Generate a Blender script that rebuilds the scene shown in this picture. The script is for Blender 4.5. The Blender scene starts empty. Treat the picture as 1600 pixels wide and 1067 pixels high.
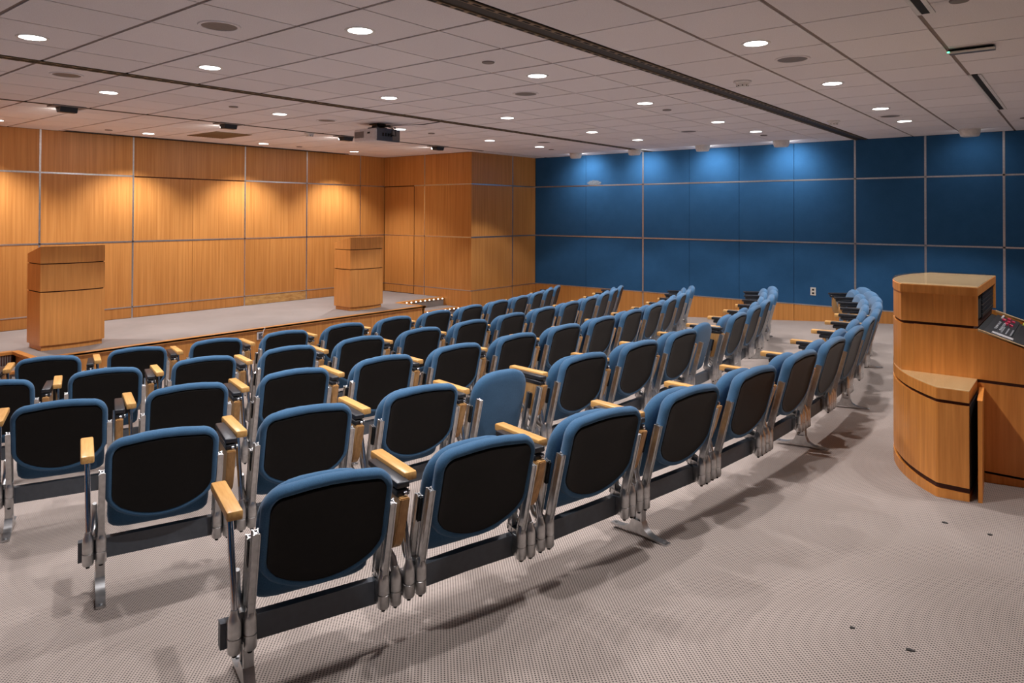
import bpy, bmesh, math, random
from mathutils import Vector, Matrix
random.seed(7)
C = bpy.context.scene.collection
PI = math.pi

# ------------------------------------------------------------------ camera, world, exposure
Z0 = 1.475                      # the camera stands 1.475 m above the floor under it
F_PX, YAW, Y0_PX, PIT, ROLL = 1113.2852, 0.6778, 321.2026, 0.0116, -0.0032
cam_data = bpy.data.cameras.new('camera')
cam = bpy.data.objects.new('camera', cam_data)
C.objects.link(cam)
_fw = Vector((-math.sin(YAW), math.cos(YAW), 0)); _rt = Vector((math.cos(YAW), math.sin(YAW), 0)); _up = Vector((0, 0, 1))
_f2 = _fw * math.cos(PIT) + _up * math.sin(PIT)
_u2 = _up * math.cos(PIT) - _fw * math.sin(PIT)
_r3 = _rt * math.cos(ROLL) - _u2 * math.sin(ROLL)
_u3 = _rt * math.sin(ROLL) + _u2 * math.cos(ROLL)
M = Matrix.Identity(4)
for i in range(3):
    M[i][0] = _r3[i]; M[i][1] = _u3[i]; M[i][2] = -_f2[i]
M[2][3] = Z0
cam.matrix_world = M
cam_data.sensor_width = 36.0
cam_data.sensor_fit = 'HORIZONTAL'
cam_data.lens = F_PX / 1600 * 36
cam_data.shift_y = -(533.5 - Y0_PX) / 1600
cam_data.clip_start = 0.05
bpy.context.scene.camera = cam

world = bpy.data.worlds.new('world')
bpy.context.scene.world = world
world.use_nodes = True
world.node_tree.nodes['Background'].inputs[0].default_value = (0.02, 0.02, 0.02, 1)
world.node_tree.nodes['Background'].inputs[1].default_value = 1.0

vs = bpy.context.scene.view_settings
vs.view_transform = 'Standard'
vs.look = 'None'
vs.gamma = 1.0
vs.use_curve_mapping = False
vs.exposure = 0.0
DOWN_W, WALL_W = 118.0, 44.0      # lamp powers of the downlights and the wall washers
LAMP_COL = (0.98, 0.955, 0.975)
try:
    cy = bpy.context.scene.cycles
    cy.max_bounces = 10
    cy.diffuse_bounces = 6
    cy.glossy_bounces = 4
    cy.use_denoising = True
    cy.sample_clamp_indirect = 6.0
except Exception:
    pass

# ------------------------------------------------------------------ materials
def new_mat(name):
    m = bpy.data.materials.new(name); m.use_nodes = True
    nt = m.node_tree
    return m, nt, nt.nodes['Principled BSDF']

def node(nt, t, **kw):
    n = nt.nodes.new(t)
    for k, v in kw.items(): setattr(n, k, v)
    return n

def setin(b, **kw):
    names = {'rough': 'Roughness', 'metal': 'Metallic', 'spec': 'Specular IOR Level', 'sheen': 'Sheen Weight', 'coat': 'Coat Weight'}
    for k, v in kw.items(): b.inputs[names[k]].default_value = v

def mapped(nt, scale, kind='Object'):
    tc = node(nt, 'ShaderNodeTexCoord'); mp = node(nt, 'ShaderNodeMapping')
    mp.inputs['Scale'].default_value = scale
    nt.links.new(tc.outputs[kind], mp.inputs['Vector'])
    return mp.outputs['Vector']

def noise(nt, vec, scale, detail=3, rough=0.5):
    n = node(nt, 'ShaderNodeTexNoise')
    n.inputs['Scale'].default_value = scale; n.inputs['Detail'].default_value = detail; n.inputs['Roughness'].default_value = rough
    nt.links.new(vec, n.inputs['Vector'])
    return n.outputs['Fac']

def ramp(nt, fac, stops):
    r = node(nt, 'ShaderNodeValToRGB')
    el = r.color_ramp.elements
    while len(el) < len(stops): el.new(0.5)
    for e, (p, c) in zip(el, stops):
        e.position = p; e.color = (*c, 1)
    nt.links.new(fac, r.inputs['Fac'])
    return r.outputs['Color']

def bump(nt, b, h, strength, dist=0.002):
    n = node(nt, 'ShaderNodeBump'); n.inputs['Strength'].default_value = strength; n.inputs['Distance'].default_value = dist
    nt.links.new(h, n.inputs['Height']); nt.links.new(n.outputs['Normal'], b.inputs['Normal'])

def plain(name, col, rough=0.5, metal=0.0, spec=0.5, var=0.08):
    m, nt, b = new_mat(name)
    f = noise(nt, mapped(nt, (1, 1, 1)), 40, 3)
    c = ramp(nt, f, [(0.3, tuple(x * (1 - var) for x in col)), (0.7, tuple(min(1, x * (1 + var)) for x in col))])
    nt.links.new(c, b.inputs['Base Color'])
    setin(b, rough=rough, metal=metal, spec=spec)
    return m

def wood(name, dark, light, scale, rough=0.38, per_piece=0.16, spec=0.4):
    m, nt, b = new_mat(name)
    v = mapped(nt, scale)
    info = node(nt, 'ShaderNodeObjectInfo')
    ad = node(nt, 'ShaderNodeVectorMath', operation='ADD')
    sc = node(nt, 'ShaderNodeMath', operation='MULTIPLY'); sc.inputs[1].default_value = 37.0
    nt.links.new(info.outputs['Random'], sc.inputs[0])
    nt.links.new(v, ad.inputs[0]); nt.links.new(sc.outputs[0], ad.inputs[1])
    f1 = noise(nt, ad.outputs[0], 1.0, 4, 0.6)
    c = ramp(nt, f1, [(0.28, dark), (0.72, light)])
    mx = node(nt, 'ShaderNodeHueSaturation')
    mr = node(nt, 'ShaderNodeMapRange')
    mr.inputs['To Min'].default_value = 1 - per_piece; mr.inputs['To Max'].default_value = 1 + per_piece
    nt.links.new(info.outputs['Random'], mr.inputs['Value'])
    nt.links.new(mr.outputs['Result'], mx.inputs['Value'])
    nt.links.new(c, mx.inputs['Color'])
    nt.links.new(mx.outputs['Color'], b.inputs['Base Color'])
    setin(b, rough=rough, spec=spec)
    return m

V_DARK, V_LIGHT = (0.43, 0.168, 0.037), (0.61, 0.275, 0.074)
m_veneer = wood('veneer_vertical', V_DARK, V_LIGHT, (34, 34, 0.8), per_piece=0.07)
m_veneer_y = wood('veneer_along', V_DARK, V_LIGHT, (26, 1.3, 26), per_piece=0.08)
m_lectern = wood('lectern_veneer', (0.58, 0.235, 0.058), (0.75, 0.335, 0.092), (36, 36, 1.4), per_piece=0.04)
m_desk = wood('desk_veneer', (0.64, 0.222, 0.040), (0.86, 0.350, 0.078), (40, 40, 1.8), per_piece=0.04)
m_deskpale = wood('desk_top_veneer', (0.66, 0.44, 0.22), (0.78, 0.55, 0.30), (30, 3, 30), rough=0.3, per_piece=0.03)
m_groove = plain('dark_reveal', (0.06, 0.014, 0.006), 0.7)
m_ply = wood('raw_plywood', (0.40, 0.19, 0.05), (0.66, 0.40, 0.14), (6, 9, 26), per_piece=0.02, rough=0.6)
m_oak = wood('arm_oak', (0.56, 0.275, 0.075), (0.74, 0.43, 0.155), (95, 7, 95), rough=0.32, per_piece=0.10)
m_tabwood = wood('tablet_oak', (0.36, 0.18, 0.06), (0.60, 0.34, 0.13), (60, 60, 6), rough=0.35, per_piece=0.12)
m_alu = plain('cast_aluminium', (0.55, 0.55, 0.55), 0.33, 1.0, var=0.12)
m_chrome = plain('chromed_tube', (0.62, 0.64, 0.68), 0.16, 1.0, var=0.05)
m_trim = plain('brushed_trim', (0.62, 0.60, 0.60), 0.34, 1.0, var=0.10)
m_beam = plain('painted_steel', (0.080, 0.090, 0.105), 0.42)
m_black = plain('black_plastic', (0.016, 0.017, 0.021), 0.38)
m_panelblack = plain('black_back_panel', (0.0036, 0.0031, 0.0028), 0.48, spec=0.20, var=0.25)
m_rubber = plain('black_rubber', (0.012, 0.012, 0.012), 0.8)
m_white = plain('white_enamel', (0.78, 0.76, 0.74), 0.45)
m_grille = plain('grey_grille', (0.22, 0.19, 0.18), 0.6)
m_ivory = plain('ivory_plastic', (0.62, 0.58, 0.52), 0.45)
m_rail = plain('dark_track', (0.035, 0.031, 0.028), 0.6)
m_brass = plain('aged_brass_edge', (0.24, 0.17, 0.10), 0.5)
m_void = plain('dark_void', (0.008, 0.008, 0.009), 0.8)
m_silver = plain('silver_plastic', (0.70, 0.67, 0.68), 0.45)
m_slate = plain('slate_plastic', (0.075, 0.085, 0.115), 0.4)
m_grid = plain('ceiling_grid', (0.25, 0.19, 0.165), 0.7)
m_plaster = plain('plain_wall', (0.42, 0.38, 0.36), 0.8)

def fabric(name, col, hi, scale, bumpd, sheen=0.35):
    m, nt, b = new_mat(name)
    v = mapped(nt, (1, 1, 1))
    f = noise(nt, v, scale, 2, 0.7)
    g = noise(nt, v, 7, 3)
    ad = node(nt, 'ShaderNodeMath', operation='MULTIPLY_ADD'); ad.inputs[1].default_value = 0.5
    nt.links.new(g, ad.inputs[0]); nt.links.new(f, ad.inputs[2])
    c = ramp(nt, ad.outputs[0], [(0.45, col), (1.0, hi)])
    nt.links.new(c, b.inputs['Base Color'])
    setin(b, rough=0.9, spec=0.12, sheen=sheen)
    bump(nt, b, f, 0.25, bumpd)
    return m
m_seatblue = fabric('seat_fabric', (0.036, 0.096, 0.180), (0.064, 0.150, 0.265), 260, 0.001, 0.15)
m_wallblue = fabric('wall_fabric', (0.016, 0.072, 0.168), (0.026, 0.098, 0.215), 180, 0.001, 0.06)

def carpet(name, base, dot, period, contrast=1.0):
    m, nt, b = new_mat(name)
    tc = node(nt, 'ShaderNodeTexCoord')
    sp = node(nt, 'ShaderNodeSeparateXYZ'); nt.links.new(tc.outputs['Object'], sp.inputs[0])
    def sinw(src, k):
        a = node(nt, 'ShaderNodeMath', operation='MULTIPLY'); a.inputs[1].default_value = 2 * PI / k
        nt.links.new(src, a.inputs[0])
        s = node(nt, 'ShaderNodeMath', operation='SINE'); nt.links.new(a.outputs[0], s.inputs[0])
        return s.outputs[0]
    mu = node(nt, 'ShaderNodeMath', operation='MULTIPLY')
    nt.links.new(sinw(sp.outputs[0], period * 2), mu.inputs[0]); nt.links.new(sinw(sp.outputs[1], period * 2), mu.inputs[1])
    big = noise(nt, mapped(nt, (1, 1, 1)), 0.9, 4, 0.6)
    fine = noise(nt, mapped(nt, (1, 1, 1)), 420, 2)
    mr = node(nt, 'ShaderNodeMapRange'); mr.inputs['From Min'].default_value = 0.05; mr.inputs['From Max'].default_value = 0.6
    nt.links.new(mu.outputs[0], mr.inputs['Value'])
    mx = node(nt, 'ShaderNodeMix', data_type='RGBA')
    mx.inputs['A'].default_value = (*base, 1); mx.inputs['B'].default_value = (*dot, 1)
    nt.links.new(mr.outputs['Result'], mx.inputs['Factor'])
    wear = ramp(nt, big, [(0.3, (0.86, 0.85, 0.84)), (0.7, (1.08, 1.08, 1.08))])
    m2 = node(nt, 'ShaderNodeMix', data_type='RGBA', blend_type='MULTIPLY'); m2.inputs['Factor'].default_value = 1.0
    nt.links.new(mx.outputs['Result'], m2.inputs['A']); nt.links.new(wear, m2.inputs['B'])
    nt.links.new(m2.outputs['Result'], b.inputs['Base Color'])
    setin(b, rough=0.95, spec=0.1)
    bump(nt, b, fine, 0.3, 0.002)
    return m
m_carpet = carpet('woven_carpet', (0.430, 0.360, 0.318), (0.085, 0.071, 0.065), 0.0080)
m_stagecarpet = carpet('stage_carpet', (0.285, 0.25, 0.23), (0.225, 0.195, 0.178), 0.012)

def tile_mat():
    m, nt, b = new_mat('acoustic_tile')
    f = noise(nt, mapped(nt, (1, 1, 1)), 150, 3, 0.7)
    info = node(nt, 'ShaderNodeObjectInfo')
    c = ramp(nt, f, [(0.35, (0.80, 0.755, 0.765)), (0.65, (0.90, 0.86, 0.87))])
    hs = node(nt, 'ShaderNodeHueSaturation')
    mr = node(nt, 'ShaderNodeMapRange'); mr.inputs['To Min'].default_value = 0.97; mr.inputs['To Max'].default_value = 1.03
    nt.links.new(info.outputs['Random'], mr.inputs['Value']); nt.links.new(mr.outputs['Result'], hs.inputs['Value'])
    nt.links.new(c, hs.inputs['Color']); nt.links.new(hs.outputs['Color'], b.inputs['Base Color'])
    setin(b, rough=0.9, spec=0.1)
    bump(nt, b, f, 0.3, 0.002)
    return m
m_tile = tile_mat()

def emis(name, col, strength):
    m, nt, b = new_mat(name)
    b.inputs['Base Color'].default_value = (0.8, 0.8, 0.8, 1)
    b.inputs['Emission Color'].default_value = (*col, 1)
    b.inputs['Emission Strength'].default_value = strength
    return m
m_lens = emis('lit_lens', (1.0, 0.97, 0.93), 14.0)
m_led = emis('step_led', (1.0, 0.85, 0.68), 5.0)
m_greenled = emis('green_led', (0.1, 1.0, 0.5), 2.0)

def glass(name, col):
    m, nt, b = new_mat(name)
    out = [n for n in nt.nodes if n.type == 'OUTPUT_MATERIAL'][0]
    tr = node(nt, 'ShaderNodeBsdfTransparent'); tr.inputs['Color'].default_value = (*col, 1)
    gl = node(nt, 'ShaderNodeBsdfGlossy'); gl.inputs['Roughness'].default_value = 0.05
    fr0 = node(nt, 'ShaderNodeLayerWeight'); fr0.inputs['Blend'].default_value = 0.25
    fr = node(nt, 'ShaderNodeMapRange'); fr.inputs['From Min'].default_value = 0.3; fr.inputs['To Min'].default_value = 0.04; fr.inputs['To Max'].default_value = 0.55
    nt.links.new(fr0.outputs['Facing'], fr.inputs['Value'])
    mx = node(nt, 'ShaderNodeMixShader')
    nt.links.new(fr.outputs[0], mx.inputs[0]); nt.links.new(tr.outputs[0], mx.inputs[1]); nt.links.new(gl.outputs[0], mx.inputs[2])
    nt.links.new(mx.outputs[0], out.inputs['Surface'])
    return m
m_glass = glass('clear_glass', (0.975, 0.98, 0.97))

# ------------------------------------------------------------------ helpers
def obj(name, bm, mat, parent=None, smooth=False, loc=None):
    me = bpy.data.meshes.new(name)
    bmesh.ops.recalc_face_normals(bm, faces=bm.faces[:])
    bm.to_mesh(me); bm.free()
    mats = mat if isinstance(mat, (list, tuple)) else [mat]
    for m in mats: me.materials.append(m)
    if smooth:
        for p in me.polygons: p.use_smooth = True
        try: me.set_sharp_from_angle(angle=math.radians(38))
        except Exception: pass
    o = bpy.data.objects.new(name, me); C.objects.link(o)
    if parent is not None: o.parent = parent
    if loc is not None: o.location = loc
    return o

def empty(name, loc=(0, 0, 0), rz=0.0):
    o = bpy.data.objects.new(name, None); C.objects.link(o)
    o.empty_display_size = 0.1
    o.location = loc; o.rotation_euler = (0, 0, rz)
    return o

def tag(o, label=None, cat=None, group=None, kind=None):
    if label: o['label'] = label
    if cat: o['category'] = cat
    if group: o['group'] = group
    if kind: o['kind'] = kind
    return o

def thing(name, label, cat, loc=(0, 0, 0), rz=0.0, group=None):
    return tag(empty(name, loc, rz), label, cat, group)

def B(): return bmesh.new()

def box(bm, x0, x1, y0, y1, z0, z1, bev=0.0, seg=2):
    r = bmesh.ops.create_cube(bm, size=1.0)
    vs_ = r['verts']
    for v in vs_:
        v.co = Vector(((x0 + x1) / 2 + v.co.x * (x1 - x0), (y0 + y1) / 2 + v.co.y * (y1 - y0), (z0 + z1) / 2 + v.co.z * (z1 - z0)))
    if bev > 0:
        es = list({e for v in vs_ for e in v.link_edges})
        bmesh.ops.bevel(bm, geom=es, offset=bev, segments=seg, affect='EDGES', profile=0.5)
    return bm

def prism(bm, poly, axis, a, b):
    """poly: list of 2-D points; axis 'z': (x,y) from z=a to b; 'y': (x,z); 'x': (y,z)"""
    def P(p, t):
        return {'z': (p[0], p[1], t), 'y': (p[0], t, p[1]), 'x': (t, p[0], p[1])}[axis]
    lo = [bm.verts.new(P(p, a)) for p in poly]; hi = [bm.verts.new(P(p, b)) for p in poly]
    n = len(poly)
    bm.faces.new(lo); bm.faces.new(hi)
    for i in range(n): bm.faces.new((lo[i], lo[(i + 1) % n], hi[(i + 1) % n], hi[i]))
    return bm

def tube(bm, pts, r, seg=8, cap=True, radii=None):
    pts = [Vector(p) for p in pts]
    rings = []
    for i, p in enumerate(pts):
        d = (pts[min(i + 1, len(pts) - 1)] - pts[max(i - 1, 0)]).normalized()
        ref = Vector((1, 0, 0)) if abs(d.x) < 0.9 else Vector((0, 1, 0))
        a = d.cross(ref).normalized(); b = d.cross(a).normalized()
        rr = radii[i] if radii else r
        rings.append([bm.verts.new(p + (a * math.cos(2 * PI * k / seg) + b * math.sin(2 * PI * k / seg)) * rr) for k in range(seg)])
    for i in range(len(rings) - 1):
        for k in range(seg):
            bm.faces.new((rings[i][k], rings[i][(k + 1) % seg], rings[i + 1][(k + 1) % seg], rings[i + 1][k]))
    if cap:
        bm.faces.new(rings[0]); bm.faces.new(rings[-1])
    return bm

def bar(bm, p, q, wx, wn, bev=0.003):
    """rectangular bar from p to q (in a y-z plane); wx wide in x, wn deep across"""
    p, q = Vector(p), Vector(q)
    d = (q - p); L = d.length; d.normalize()
    n = Vector((1, 0, 0)).cross(d).normalized()
    r = bmesh.ops.create_cube(bm, size=1.0); vv = r['verts']
    for v in vv:
        c = v.co.copy()
        v.co = (p + q) / 2 + Vector((1, 0, 0)) * c.x * wx + n * c.y * wn + d * c.z * L
    if bev:
        es = list({e for v in vv for e in v.link_edges})
        bmesh.ops.bevel(bm, geom=es, offset=bev, segments=2, affect='EDGES')
    return bm

def lathe(bm, prof, seg=24, cx=0.0, cy=0.0, closed=True):
    rings = []
    for r, z in prof:
        if r < 1e-6: rings.append([bm.verts.new((cx, cy, z))])
        else: rings.append([bm.verts.new((cx + r * math.cos(2 * PI * k / seg), cy + r * math.sin(2 * PI * k / seg), z)) for k in range(seg)])
    for a, b in zip(rings, rings[1:]):
        for k in range(seg):
            k2 = (k + 1) % seg
            if len(a) == 1 and len(b) == 1: continue
            if len(a) == 1: bm.faces.new((a[0], b[k], b[k2]))
            elif len(b) == 1: bm.faces.new((a[k], a[k2], b[0]))
            else: bm.faces.new((a[k], a[k2], b[k2], b[k]))
    return bm

ORD = ['zeroth', 'first', 'second', 'third', 'fourth', 'fifth', 'sixth', 'seventh', 'eighth', 'ninth', 'tenth', 'eleventh', 'twelfth', 'thirteenth', 'fourteenth']

# ------------------------------------------------------------------ room shell
SL = 0.061                                   # the floor falls towards the stage
def zf(x): return SL * x
XS, XA, XR, XB = -11.27, -9.55, -8.857, 2.45   # stage wall, step riser, return wall, back wall
YL, YA0, YA1, YB = -0.45, 1.70, 9.803, 11.774
ZC = 1.15 + Z0                               # ceiling
ZT, ZM, ZW = 0.554 + Z0, -0.438 + Z0, -1.428 + Z0   # trim heights
ZS = -1.593 + Z0                             # stage deck
T = 0.02

bm = B()
prism(bm, [(XR - 0.7, zf(XR - 0.7)), (XB, zf(XB)), (XB, zf(XB) - 0.2), (XR - 0.7, zf(XR - 0.7) - 0.2)], 'y', YL, YB)
fl = tag(obj('floor', bm, m_carpet), kind='structure', label='sloping floor of beige woven carpet with fine dark dots')

def panel_wall(name, axis, const, sign, cells, joints, strips, label, thick=0.2, slab=None):
    """wall slab plus its panels and strips. axis 'x' -> wall plane x=const (along y); axis 'y' -> plane y=const (along x).
    sign = direction into the room. cells: (a0,a1,z0,z1,material)"""
    def bx(bm_, a0, a1, d0, d1, z0, z1, bev=0):
        lo, hi = sorted((const + sign * d0, const + sign * d1))
        if axis == 'x': box(bm_, lo, hi, a0, a1, z0, z1, bev)
        else: box(bm_, a0, a1, lo, hi, z0, z1, bev)
        return bm_
    a0, a1, z0, z1 = slab
    root = tag(obj(name, bx(B(), a0, a1, -thick, -T, z0, z1), m_groove), kind='structure', label=label)
    for (c0, c1, e0, e1, mat) in cells:
        obj('panel', bx(B(), c0 + 0.0025, c1 - 0.0025, -T - 0.002, 0.0, e0 + 0.0025, e1 - 0.0025, 0.0015), mat, root)
    for (c0, c1, e0, e1) in strips:
        obj('metal_strip', bx(B(), c0, c1, -T - 0.001, 0.004, e0, e1), m_trim, root)
    return root

HW = 0.0115
# stage wall (x = XS)
vy = [YA0, 2.33, 3.58, 4.82, 6.67, 7.92, 9.17, YA1]
cells, strips = [], []
for i in range(len(vy) - 1):
    a, b = vy[i], vy[i + 1]
    cells.append((a, b, ZT, ZC, m_veneer))
    if i == 3:
        for s, e in ((a, 5.75), (5.75, b)):
            cells += [(s, e, ZM, ZT - 0.012, m_veneer), (s, e, ZW, ZM, m_veneer), (s, e, ZS, ZW, m_veneer)]
    else:
        cells += [(a, b, ZM, ZT, m_veneer), (a, b, ZW, ZM, m_veneer), (a, b, ZS, ZW, m_ply if i == 4 else m_veneer)]
    if i != 3: strips.append((a, b, ZT - HW, ZT + HW))
    strips.append((a, b, ZM - HW, ZM + HW))
    strips.append((a, b, ZW - HW * 0.7, ZW + HW * 0.7))
for y in vy[1:-1]:
    strips.append((y - HW, y + HW, ZM if abs(y - 9.17) < .01 else ZS, ZC))
panel_wall('wall_front', 'x', XS, 1, cells, [], strips, 'tall orange veneer wall behind the stage with metal strips', slab=(YA0 - .2, YA1 + .2, ZS - 0.5, ZC + .05))

# alcove side wall on the right (y = YA1), with the flush door
vx = [XS, -10.38, -10.09, XR]
cells, strips = [], []
for i in range(3):
    a, b = vx[i], vx[i + 1]
    if i == 0:
        pass
    else:
        cells += [(a, b, ZM, ZT, m_veneer), (a, b, ZW, ZM, m_veneer), (a, b, ZS - 0.5, ZW, m_veneer)]
        strips += [(a, b, ZT - HW, ZT + HW), (a, b, ZM - HW, ZM + HW), (a, b, ZW - HW * .7, ZW + HW * .7)]
cells += [(XS, -10.09, ZT, ZC, m_veneer), (-10.09, XR, ZT, ZC, m_veneer)]
strips.append((-10.09 - HW, -10.09 + HW, ZS, ZC))
panel_wall('wall_alcove', 'y', YA1, -1, cells, [], strips, 'short veneer wall at the right end of the stage', slab=(XS - .2, XR - T, ZS - 0.6, ZC + .05))
door = tag(obj('door_1', box(B(), XS + 0.012, -10.388, YA1 + 0.001, YA1 + T - 0.001, ZS + 0.006, ZT - 0.012), m_groove), kind='structure', label='flush veneer door hidden in the stage side wall')
for e0, e1 in ((ZS + 0.006, ZW), (ZW, ZM), (ZM, ZT - 0.012)):
    obj('panel', box(B(), XS + 0.014, -10.39, YA1 - 0.003, YA1 + 0.0015, e0 + 0.003, e1 - 0.003), m_veneer, door)
for z in (ZM, ZW):
    obj('metal_strip', box(B(), XS + 0.014, -10.39, YA1 - 0.007, YA1 + 0.001, z - HW * .6, z + HW * .6), m_trim, door)

# left alcove wall, seen by nobody but it closes the stage
panel_wall('wall_alcove_left', 'y', YA0, 1, [(XS, -10.09, ZM, ZC, m_veneer), (-10.09, XR, ZM, ZC, m_veneer), (XS, XR, ZS - .5, ZM, m_veneer)], [],
           [(XS, XR, ZM - HW, ZM + HW)], 'short veneer wall at the left end of the stage', slab=(XS - .2, XR - T, ZS - 0.6, ZC + .05))

# return wall (x = XR) from the stage alcove to the blue wall
cells, strips = [], []
for a, b in ((YA1 - 0.0, 11.02), (11.02, YB)):
    cells += [(a, b, ZT, ZC, m_veneer), (a, b, ZM, ZT, m_veneer), (a, b, ZW, ZM, m_veneer), (a, b, -0.75, ZW, m_veneer)]
    strips += [(a, b, ZT - HW, ZT + HW), (a, b, ZM - HW, ZM + HW), (a, b, ZW - HW * .9, ZW + HW * .9)]
strips.append((11.02 - HW, 11.02 + HW, -0.7, ZC))
panel_wall('wall_return', 'x', XR, 1, cells, [], strips, 'veneer wall between the stage opening and the blue wall', slab=(YA1 + T, YB + .2, -0.85, ZC + .05))
panel_wall('wall_return_left', 'x', XR, 1, [(YL, YA0, ZM, ZC, m_veneer), (YL, YA0, -0.75, ZM, m_veneer)], [], [(YL, YA0, ZM - HW, ZM + HW)],
           'veneer wall left of the stage opening', slab=(YL - .2, YA0 - T, -0.85, ZC + .05))

# blue wall (y = YB)
jx = [(-8.857, 'c'), (-7.62, 'j'), (-6.37, 't'), (-5.455, 'j'), (-4.555, 'j'), (-3.656, 'j'), (-2.745, 't'), (-1.803, 't'), (-0.865, 't'), (0.07, 't'), (1.01, 't'), (XB, 'c')]
cells, strips = [], []
for (a, _), (b, _) in zip(jx, jx[1:]):
    cells += [(a, b, ZT, ZC, m_wallblue), (a, b, ZM, ZT, m_wallblue), (a, b, ZW, ZM, m_wallblue), (a, b, zf(a) - 0.1, ZW, m_veneer)]
    strips += [(a, b, ZT - HW, ZT + HW), (a, b, ZM - HW, ZM + HW), (a, b, ZW - HW * .8, ZW + HW * .8)]
for x, k in jx:
    if k == 't': strips.append((x - HW * 1.2, x + HW * 1.2, zf(x) - 0.05, ZC))
wb = panel_wall('wall_right', 'y', YB, -1, cells, [], strips, 'dark blue fabric panel wall with metal strips above a wood wainscot', slab=(XR - .2, XB + .2, -0.85, ZC + .05))

# walls behind and beside the camera
panel_wall('wall_left', 'y', YL, 1, [(XR, -5, ZW, ZC, m_wallblue), (-5, -1, ZW, ZC, m_wallblue), (-1, XB, ZW, ZC, m_wallblue), (XR, XB, -0.75, ZW, m_veneer)], [],
           [(XR, XB, ZW - HW, ZW + HW)], 'dark blue fabric wall beside the camera', slab=(XR - .2, XB + .2, -0.85, ZC + .05))
panel_wall('wall_back', 'x', XB, -1, [(YL, 3.6, -0.2, ZC, m_plaster), (3.6, 7.7, -0.2, ZC, m_plaster), (7.7, YB, -0.2, ZC, m_plaster)], [], [],
           'plain wall at the back of the room', slab=(YL - .2, YB + .2, -0.4, ZC + .05))

# ------------------------------------------------------------------ ceiling
TT = 0.007
bm = B()
box(bm, XS - .2, XB + .2, YL - .2, YB + .2, ZC + TT, ZC + 0.12)
ceil = tag(obj('ceiling', bm, m_grid), kind='structure', label='suspended ceiling of grey square acoustic tiles')
xs_groups = [[XB, 2.31, 1.70, 1.09, .48, -.13, -.74, -1.35, -1.96, -2.57], [-2.745, -3.165, -3.775, -4.385, -4.99, -5.60, -6.165],
             [-6.275, -6.885, -7.5, -8.1, -8.55], [-8.61, -8.93, -9.53, -10.13, -10.74, XS]]
ys = [YL] + [1.96 + .615 * k for k in range(-3, 16)] + [YB]
def to_px(p):
    v = Vector(p) - Vector((0, 0, Z0)); d = v.dot(_f2)
    if d < 0.2: return None
    return 800 + F_PX * v.dot(_r3) / d, Y0_PX - F_PX * v.dot(_u3) / d
G = 0.009
tiles = []
for gi, grp in enumerate(xs_groups):
    for x1, x0 in zip(grp, grp[1:]):
        for y0, y1 in zip(ys, ys[1:]):
            if y1 - y0 < .03: continue
            yy0, yy1 = y0, y1
            if x0 < XR - .05 and x1 <= XR + .1:
                if y1 <= YA0 or y0 >= YA1: continue
                yy0, yy1 = max(y0, YA0), min(y1, YA1)
            pts = [to_px((x, y, ZC)) for x in (x0, x1) for y in (yy0, yy1)]
            area = 0
            if all(pts):
                ax = [min(max(p[0], 0), 1600) for p in pts]; ay = [min(max(p[1], 0), 1067) for p in pts]
                area = (max(ax) - min(ax)) * (max(ay) - min(ay))
            tiles.append((area, x0, x1, yy0, yy1, gi))
tiles.sort(reverse=True)
cache = {}
rest = B()
for i, (area, x0, x1, y0, y1, gi) in enumerate(tiles):
    GX, GY = (0.0125, 0.0065) if gi == 0 else (0.0065, 0.0125)
    w, d = x1 - x0 - GX * 2, y1 - y0 - GY * 2
    if i < 295 and area > 0:
        key = (round(w, 3), round(d, 3))
        if key not in cache:
            bm = B(); box(bm, -w / 2, w / 2, -d / 2, d / 2, 0, TT + 0.004)
            o = obj('ceiling_tile', bm, m_tile, ceil); cache[key] = o.data
        else:
            o = bpy.data.objects.new('ceiling_tile', cache[key]); C.objects.link(o); o.parent = ceil
        o.location = ((x0 + x1) / 2, (y0 + y1) / 2, ZC)
    else:
        box(rest, x0 + GX, x1 - GX, y0 + GY, y1 - GY, ZC, ZC + TT + 0.004)
tag(obj('far_tiles', rest, m_tile, ceil), kind='stuff')

def slot_track(label, x0, x1, y0, y1, edge):
    t = thing('ceiling_track', label, 'ceiling track', ((x0 + x1) / 2, (y0 + y1) / 2, ZC))
    hw, hl = (x1 - x0) / 2 - 0.004, (y1 - y0) / 2
    obj('channel', box(B(), -hw, hw, -hl, hl, -0.001, TT + 0.002), m_rail, t)
    for s in (-1, 1):
        bm = B(); a, b = sorted((s * hw, s * (hw - edge)))
        box(bm, a, b, -hl, hl, -0.009, 0.002)
        e = obj('edge_strip', bm, m_brass, t)
        bm = B(); n = int(2 * hl / 0.11); c = s * (hw - edge / 2)
        for k in range(n):
            y = -hl + (k + .5) * 2 * hl / n
            box(bm, c - edge * .28, c + edge * .28, y - .036, y + .036, -0.0097, -0.006)
        tag(obj('slots', bm, m_void, e), kind='stuff')
    return t
slot_track('wide dark slotted track crossing the ceiling above the back row', -2.745, -2.57, YL, YB, 0.035)
slot_track('dark slotted track crossing the ceiling behind the projector', -6.275, -6.165, YL, YB, 0.028)
t = thing('ceiling_track', 'thin dark track on the ceiling holding the black wall washers', 'ceiling track', (-8.58, (YA0 + YA1) / 2 + .1, ZC))
obj('channel', box(B(), -.026, .026, -4.05, 3.95, -0.004, TT), m_rail, t)
# dark screen slot in the ceiling against the stage wall
t = thing('screen_slot', 'long dark screen slot where ceiling meets the stage wall', 'screen slot', (XS + 0.085, 6.3, ZC))
obj('housing', box(B(), -.075, .075, -2.45, 2.45, -0.004, TT), m_void, t)
obj('lip', box(B(), .068, .08, -2.45, 2.45, -0.012, 0.0), m_rail, t)

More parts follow.
